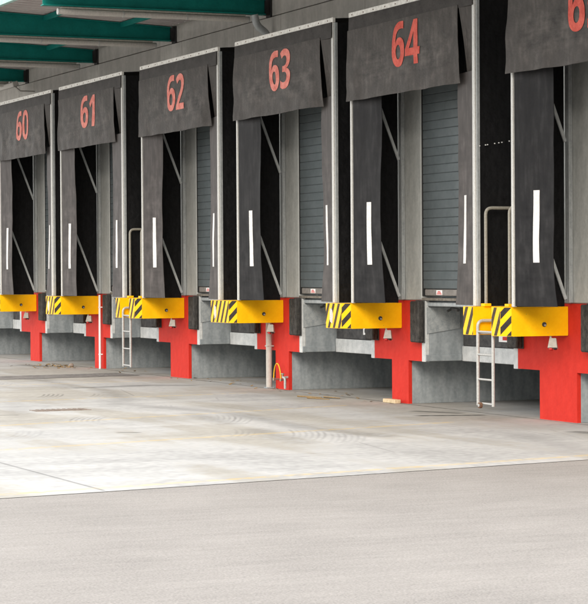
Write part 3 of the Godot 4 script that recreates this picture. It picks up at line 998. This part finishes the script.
func small_things() -> void:
	# grey rain pipe in front of the pier of bay 63
	var t := thing("downpipe", "thick pale grey downpipe in front of the red pier below bay 63", "downpipe", Vector3(-4.30, 0.004, 0.065))
	var st := st_new()
	tube(st, [Vector3(0, 0, 0), Vector3(0, 0.986, 0)], 0.045, 18)
	part("pipe", st, M.pipe, t)
	box_part("foot", Vector3(-0.06, 0.0, -0.06), Vector3(0.06, 0.02, 0.06), M.grey_wall, t, 0.004)
	box_part("clip", Vector3(-0.046, 0.62, -0.063), Vector3(0.046, 0.64, 0.047), M.pipe, t, 0.004)
	# thin white pipe beside bay 61
	t = thing("thin_pipe", "thin white pipe running down the red pier below bay 61", "pipe", Vector3(-12.135, 0.004, 0.05))
	st = st_new()
	tube(st, [Vector3(0, 0, 0), Vector3(0, 1.33, 0)], 0.02, 12)
	part("pipe", st, M.white, t)
	for y in [0.25, 1.1]:
		box_part("clip", Vector3(-0.021, y, -0.048), Vector3(0.021, y + 0.02, 0.022), M.white, t, 0.003)
	# rain pipe elbow above bay 63
	t = thing("rain_elbow", "dark grey bent rain pipe on the wall above bay 63", "pipe", Vector3(-4.20, 5.0, 0.0))
	st = st_new()
	tube(st, bent([Vector3(-0.02, 0.52, 0.30), Vector3(-0.02, 0.36, 0.26), Vector3(0.0, 0.24, 0.10), Vector3(0.0, -0.25, 0.10)], 0.07), 0.055, 14)
	part("pipe", st, M.frame, t)
	box_part("clip", Vector3(-0.065, 0.10, 0.002), Vector3(0.065, 0.13, 0.16), M.frame, t, 0.004)
	# tap with yellow hose at the same pier
	t = thing("water_tap", "brass water tap with a bent outlet on the red pier below bay 63", "tap", Vector3(-3.70, 0.19, 0.0))
	st = st_new()
	tube(st, bent([Vector3(-0.05, 0, 0.001), Vector3(-0.05, 0, 0.09), Vector3(0.07, 0.0, 0.10), Vector3(0.075, -0.16, 0.10)], 0.04), 0.018, 10)
	part("outlet", st, M.galv, t)
	st = st_new()
	tube(st, [Vector3(-0.05, 0.0, 0.085), Vector3(-0.05, 0.05, 0.085)], 0.014, 8)
	tube(st, [Vector3(-0.09, 0.05, 0.085), Vector3(-0.01, 0.05, 0.085)], 0.012, 8)
	part("handle", st, M.brass, t)
	t = thing("yellow_hose", "looped thin yellow hose hanging on the red pier below bay 63", "hose", Vector3(-3.95, 0.15, 0.085))
	st = st_new()
	var loop := []
	for k in 19:
		var a := PI * k / 18.0
		loop.append(Vector3(-cos(a) * 0.13, sin(a) * 0.235 + 0.0, 0.0))
	tube(st, loop, 0.009, 8)
	part("loop", st, M.hose, t)
	for sx in [-0.13, 0.13]:
		st = st_new()
		tube(st, [Vector3(sx, -0.02, 0), Vector3(sx, 0.02, 0)], 0.017, 10)
		tube(st, [Vector3(sx, 0.0, 0), Vector3(sx, 0.0, -0.084)], 0.012, 8)
		part("coupling", st, M.brass, t)
	# wooden block at the foot of the pier of bay 64
	t = thing("wood_block", "short pale wooden block lying at the foot of the pier below bay 64", "wood", Vector3(-0.10, 0.004, 0.10))
	box_part("block", Vector3(-0.19, 0.0, -0.045), Vector3(0.17, 0.05, 0.045), M.wood, t, 0.006)
	# sticks lying before bay 63
	var sticks := [[-1.75, 0.55, 0.5, -0.3], [-1.45, 0.35, 0.42, -0.12], [-1.3, 0.62, 0.5, -0.22]]
	var sl := ["long brown stick on the concrete, nearest the pier below bay 63", "brown stick on the concrete, middle one of three before bay 63", "brown stick on the concrete, nearest the pier below bay 64"]
	for k in 3:
		t = thing("wooden_stick", sl[k], "stick", Vector3(sticks[k][0], 0.016, sticks[k][1]), "sticks on the concrete")
		st = st_new()
		var d: Vector3 = Vector3(cos(sticks[k][3]), 0, sin(sticks[k][3])) * sticks[k][2] * 0.5
		tube(st, [-d, d * 0.1 + Vector3(0, 0.002, 0.01), d], 0.009, 8, 0.005)
		part("twig", st, M.leaf, t)
	# rusty drain cover in the apron
	t = thing("drain_cover", "rusty brown drain cover set in the concrete apron", "drain cover", Vector3(-0.76, 0.004, 4.43))
	box_part("frame", Vector3(-0.16, 0.0, -0.36), Vector3(0.16, 0.006, 0.36), M.drain, t, 0.002)
	for k in 9:
		box_part("grate_bar", Vector3(-0.13, 0.0065, -0.31 + k * 0.07), Vector3(0.13, 0.012, -0.275 + k * 0.07), M.drain, t, 0.002)
	# litter swept against the dock near bay 61
	var rr := RandomNumberGenerator.new()
	rr.seed = 12
	st = st_new()
	st.set_smooth_group(-1)
	for k in 160:
		var p := Vector3(-13.4 + rr.randfn(0.0, 0.55), 0.006 + rr.randf() * 0.02, 0.25 + absf(rr.randfn(0.0, 0.35)))
		if k >= 90:
			p = Vector3(-5.7 + rr.randfn(0.0, 3.6), 0.006 + rr.randf() * 0.01, -0.4 + rr.randf() * 0.7)
		var sz := rr.randf_range(0.02, 0.05)
		var an := rr.randf() * TAU
		var e1 := Vector3(cos(an), rr.randf_range(-0.1, 0.4), sin(an)) * sz
		var e2 := Vector3(-sin(an), rr.randf_range(-0.1, 0.3), cos(an)) * sz * 0.6
		p.y += 0.006
		tri(st, p - e1, p + e2, p + e1, Vector3.UP)
		tri(st, p - e1, p + e1, p - e2, Vector3.UP)
	var lo := part(numbered("leaf_litter"), st, M.leaf, self)
	lo.set_meta("kind", "stuff")
	lo.set_meta("label", "dry brown leaf litter on the ground along the dock")
	lo.set_meta("category", "litter")
	t = thing("stone", "small brown stone in leaf litter before bay 60", "stone", Vector3(-13.05, 0.004, 0.30))
	st = st_new()
	var sm := SphereMesh.new()
	sm.radius = 0.06
	sm.height = 0.1
	sm.radial_segments = 9
	sm.rings = 5
	st.append_from(sm, 0, Transform3D(Basis(Vector3(0.4, 1, 0.2).normalized(), 0.7).scaled(Vector3(1.2, 0.8, 0.8)), Vector3(0, 0.035, 0)))
	inst("rock", st.commit(), M.drain, t)
	# flood light with bracket on the far beam
	t = thing("flood_light", "long grey flood light slung under the canopy beam above bay 60", "flood light", Vector3(-16.55, 5.53, 0.35))
	st = st_new()
	cbox(st, Vector3(-0.55, -0.05, -0.06), Vector3(0.45, 0.05, 0.06), 0.015, Transform3D(Basis(Vector3(1, 0, 0), 0.3), Vector3(0.15, -0.1, 0.1)))
	part("housing", st, M.pipe, t)
	st = st_new()
	tube(st, [Vector3(0.0, -0.001, 0.0), Vector3(0.0, -0.06, 0.05)], 0.015, 8)
	tube(st, [Vector3(0.4, -0.10, 0.1), Vector3(0.42, -0.22, -0.05), Vector3(0.42, -0.22, -0.34)], 0.014, 8)
	part("bracket", st, M.pipe, t)

# ------------------------------------------------------------------ scene
func _ready() -> void:
	# camera, sky, sun, exposure
	var cam := Camera3D.new()
	cam.name = "camera"
	cam.fov = 15.383
	cam.near = 0.1
	cam.far = 900.0
	add_child(cam)
	var yaw := 1.157781
	var pitch := -0.013279
	var roll := -0.005993
	var fw := Vector3(-sin(yaw) * cos(pitch), sin(pitch), -cos(yaw) * cos(pitch))
	var rt := Vector3(cos(yaw), 0, -sin(yaw))
	var up := rt.cross(fw)
	var r2 := rt * cos(roll) + up * sin(roll)
	var u2 := up * cos(roll) - rt * sin(roll)
	cam.transform = Transform3D(Basis(r2, u2, -fw), Vector3(26.2110, 1.72329, 13.0256))
	cam.current = true
	var env := Environment.new()
	env.background_mode = Environment.BG_SKY
	var sky := Sky.new()
	var sm := ProceduralSkyMaterial.new()
	sm.sky_top_color = Color(0.80, 0.83, 0.87)
	sm.sky_horizon_color = Color(1.0, 0.985, 0.96)
	sm.sky_curve = 0.25
	sm.ground_bottom_color = Color(0.55, 0.54, 0.52)
	sm.ground_horizon_color = Color(0.75, 0.75, 0.75)
	sm.sun_angle_max = 0.0
	sky.sky_material = sm
	env.sky = sky
	env.tonemap_mode = Environment.TONE_MAPPER_LINEAR
	env.tonemap_exposure = 3.25
	env.sdfgi_enabled = true
	env.ssao_enabled = true
	env.ssil_enabled = true
	var we := WorldEnvironment.new()
	we.name = "environment"
	we.environment = env
	add_child(we)
	var sun := DirectionalLight3D.new()
	sun.name = "sun"
	sun.light_energy = 0.5
	sun.light_angular_distance = 40.0
	sun.light_color = Color(1.0, 0.965, 0.92)
	sun.shadow_enabled = true
	add_child(sun)
	sun.look_at_from_position(Vector3(18, 13.5, 10), Vector3.ZERO, Vector3.UP)

	rng.seed = 1
	make_materials()
	M.pale_teal = tri_mat(blend_tex(66, Color(0.25, 0.42, 0.38), Color(0.36, 0.55, 0.50), 0.01, 0.08, 256), 2.0, 0.5)
	ground_and_marks()
	build_warehouse()
	build_canopy()

	var shelter_labels := [
		"black tarpaulin dock shelter with pale red number 60, leftmost and farthest",
		"black tarpaulin dock shelter with pale red number 61 on its head curtain",
		"black tarpaulin dock shelter with pale red number 62",
		"black tarpaulin dock shelter with red number 63",
		"black tarpaulin dock shelter with bold red number 64",
		"nearest black tarpaulin dock shelter, cut by the right edge of the photo"]
	for i in 6:
		dock_shelter(i, shelter_labels[i])
	var box_left := [-16.75, -12.88, -9.00, -4.70, -0.58, 3.26]
	var box_labels := [
		"yellow steel bumper box below shelter 60, at the left edge",
		"smallest striped yellow bumper box in full view, between shelters 60 and 61",
		"yellow bumper box notched for a ladder between shelters 61 and 62",
		"striped yellow bumper box above the thick pale downpipe, between shelters 62 and 63",
		"striped yellow bumper box with a white notice beneath it, left of shelter 64",
		"largest yellow bumper box, notched for the ladder between shelters 64 and 65"]
	for i in 6:
		yellow_box(i, box_left[i], box_labels[i])
		signal_lamp(i, "small grey signal lamp with red lens, " + ORDER[i] + " of the row under the yellow boxes")
	for i in 6:
		bumper(Vector3(BAYS[i] + 0.545, 0, 0), "tall black rubber bumper at the left edge of the " + ORDER[i] + " door")
		if i < 5:
			bumper(Vector3(BAYS[i] + PIT_R + 0.125, 0, 0), "black rubber bumper half hidden under a yellow box, right of the " + ORDER[i] + " door")
	ladder(2, -8.75, -8.385, "galvanised steel ladder on the yellow box between bays 61 and 62")
	ladder(5, 3.545, 3.905, "nearest galvanised steel ladder, between bays 64 and 65, with round rusty end knob")
	handrail(-8.78, "bent tube handrail nearer to shelter 61 above the far ladder")
	handrail(-8.22, "bent tube handrail close against shelter 62 above the far ladder")
	handrail(3.49, "bent tube handrail nearer to shelter 64 above the near ladder")
	handrail(4.05, "bent tube handrail close against shelter 65 above the near ladder")
	var beams := [-16.62, -12.33, -8.33, -4.34, -0.3]
	var where := ["leftmost", "second from the left", "third from the left", "longest in view, top of the picture,", "hidden above shelter 64"]
	for k in 4:
		batten(beams[k], 0.35, 3.28, "pale tube light under the canopy beam, " + where[k])
	small_things()
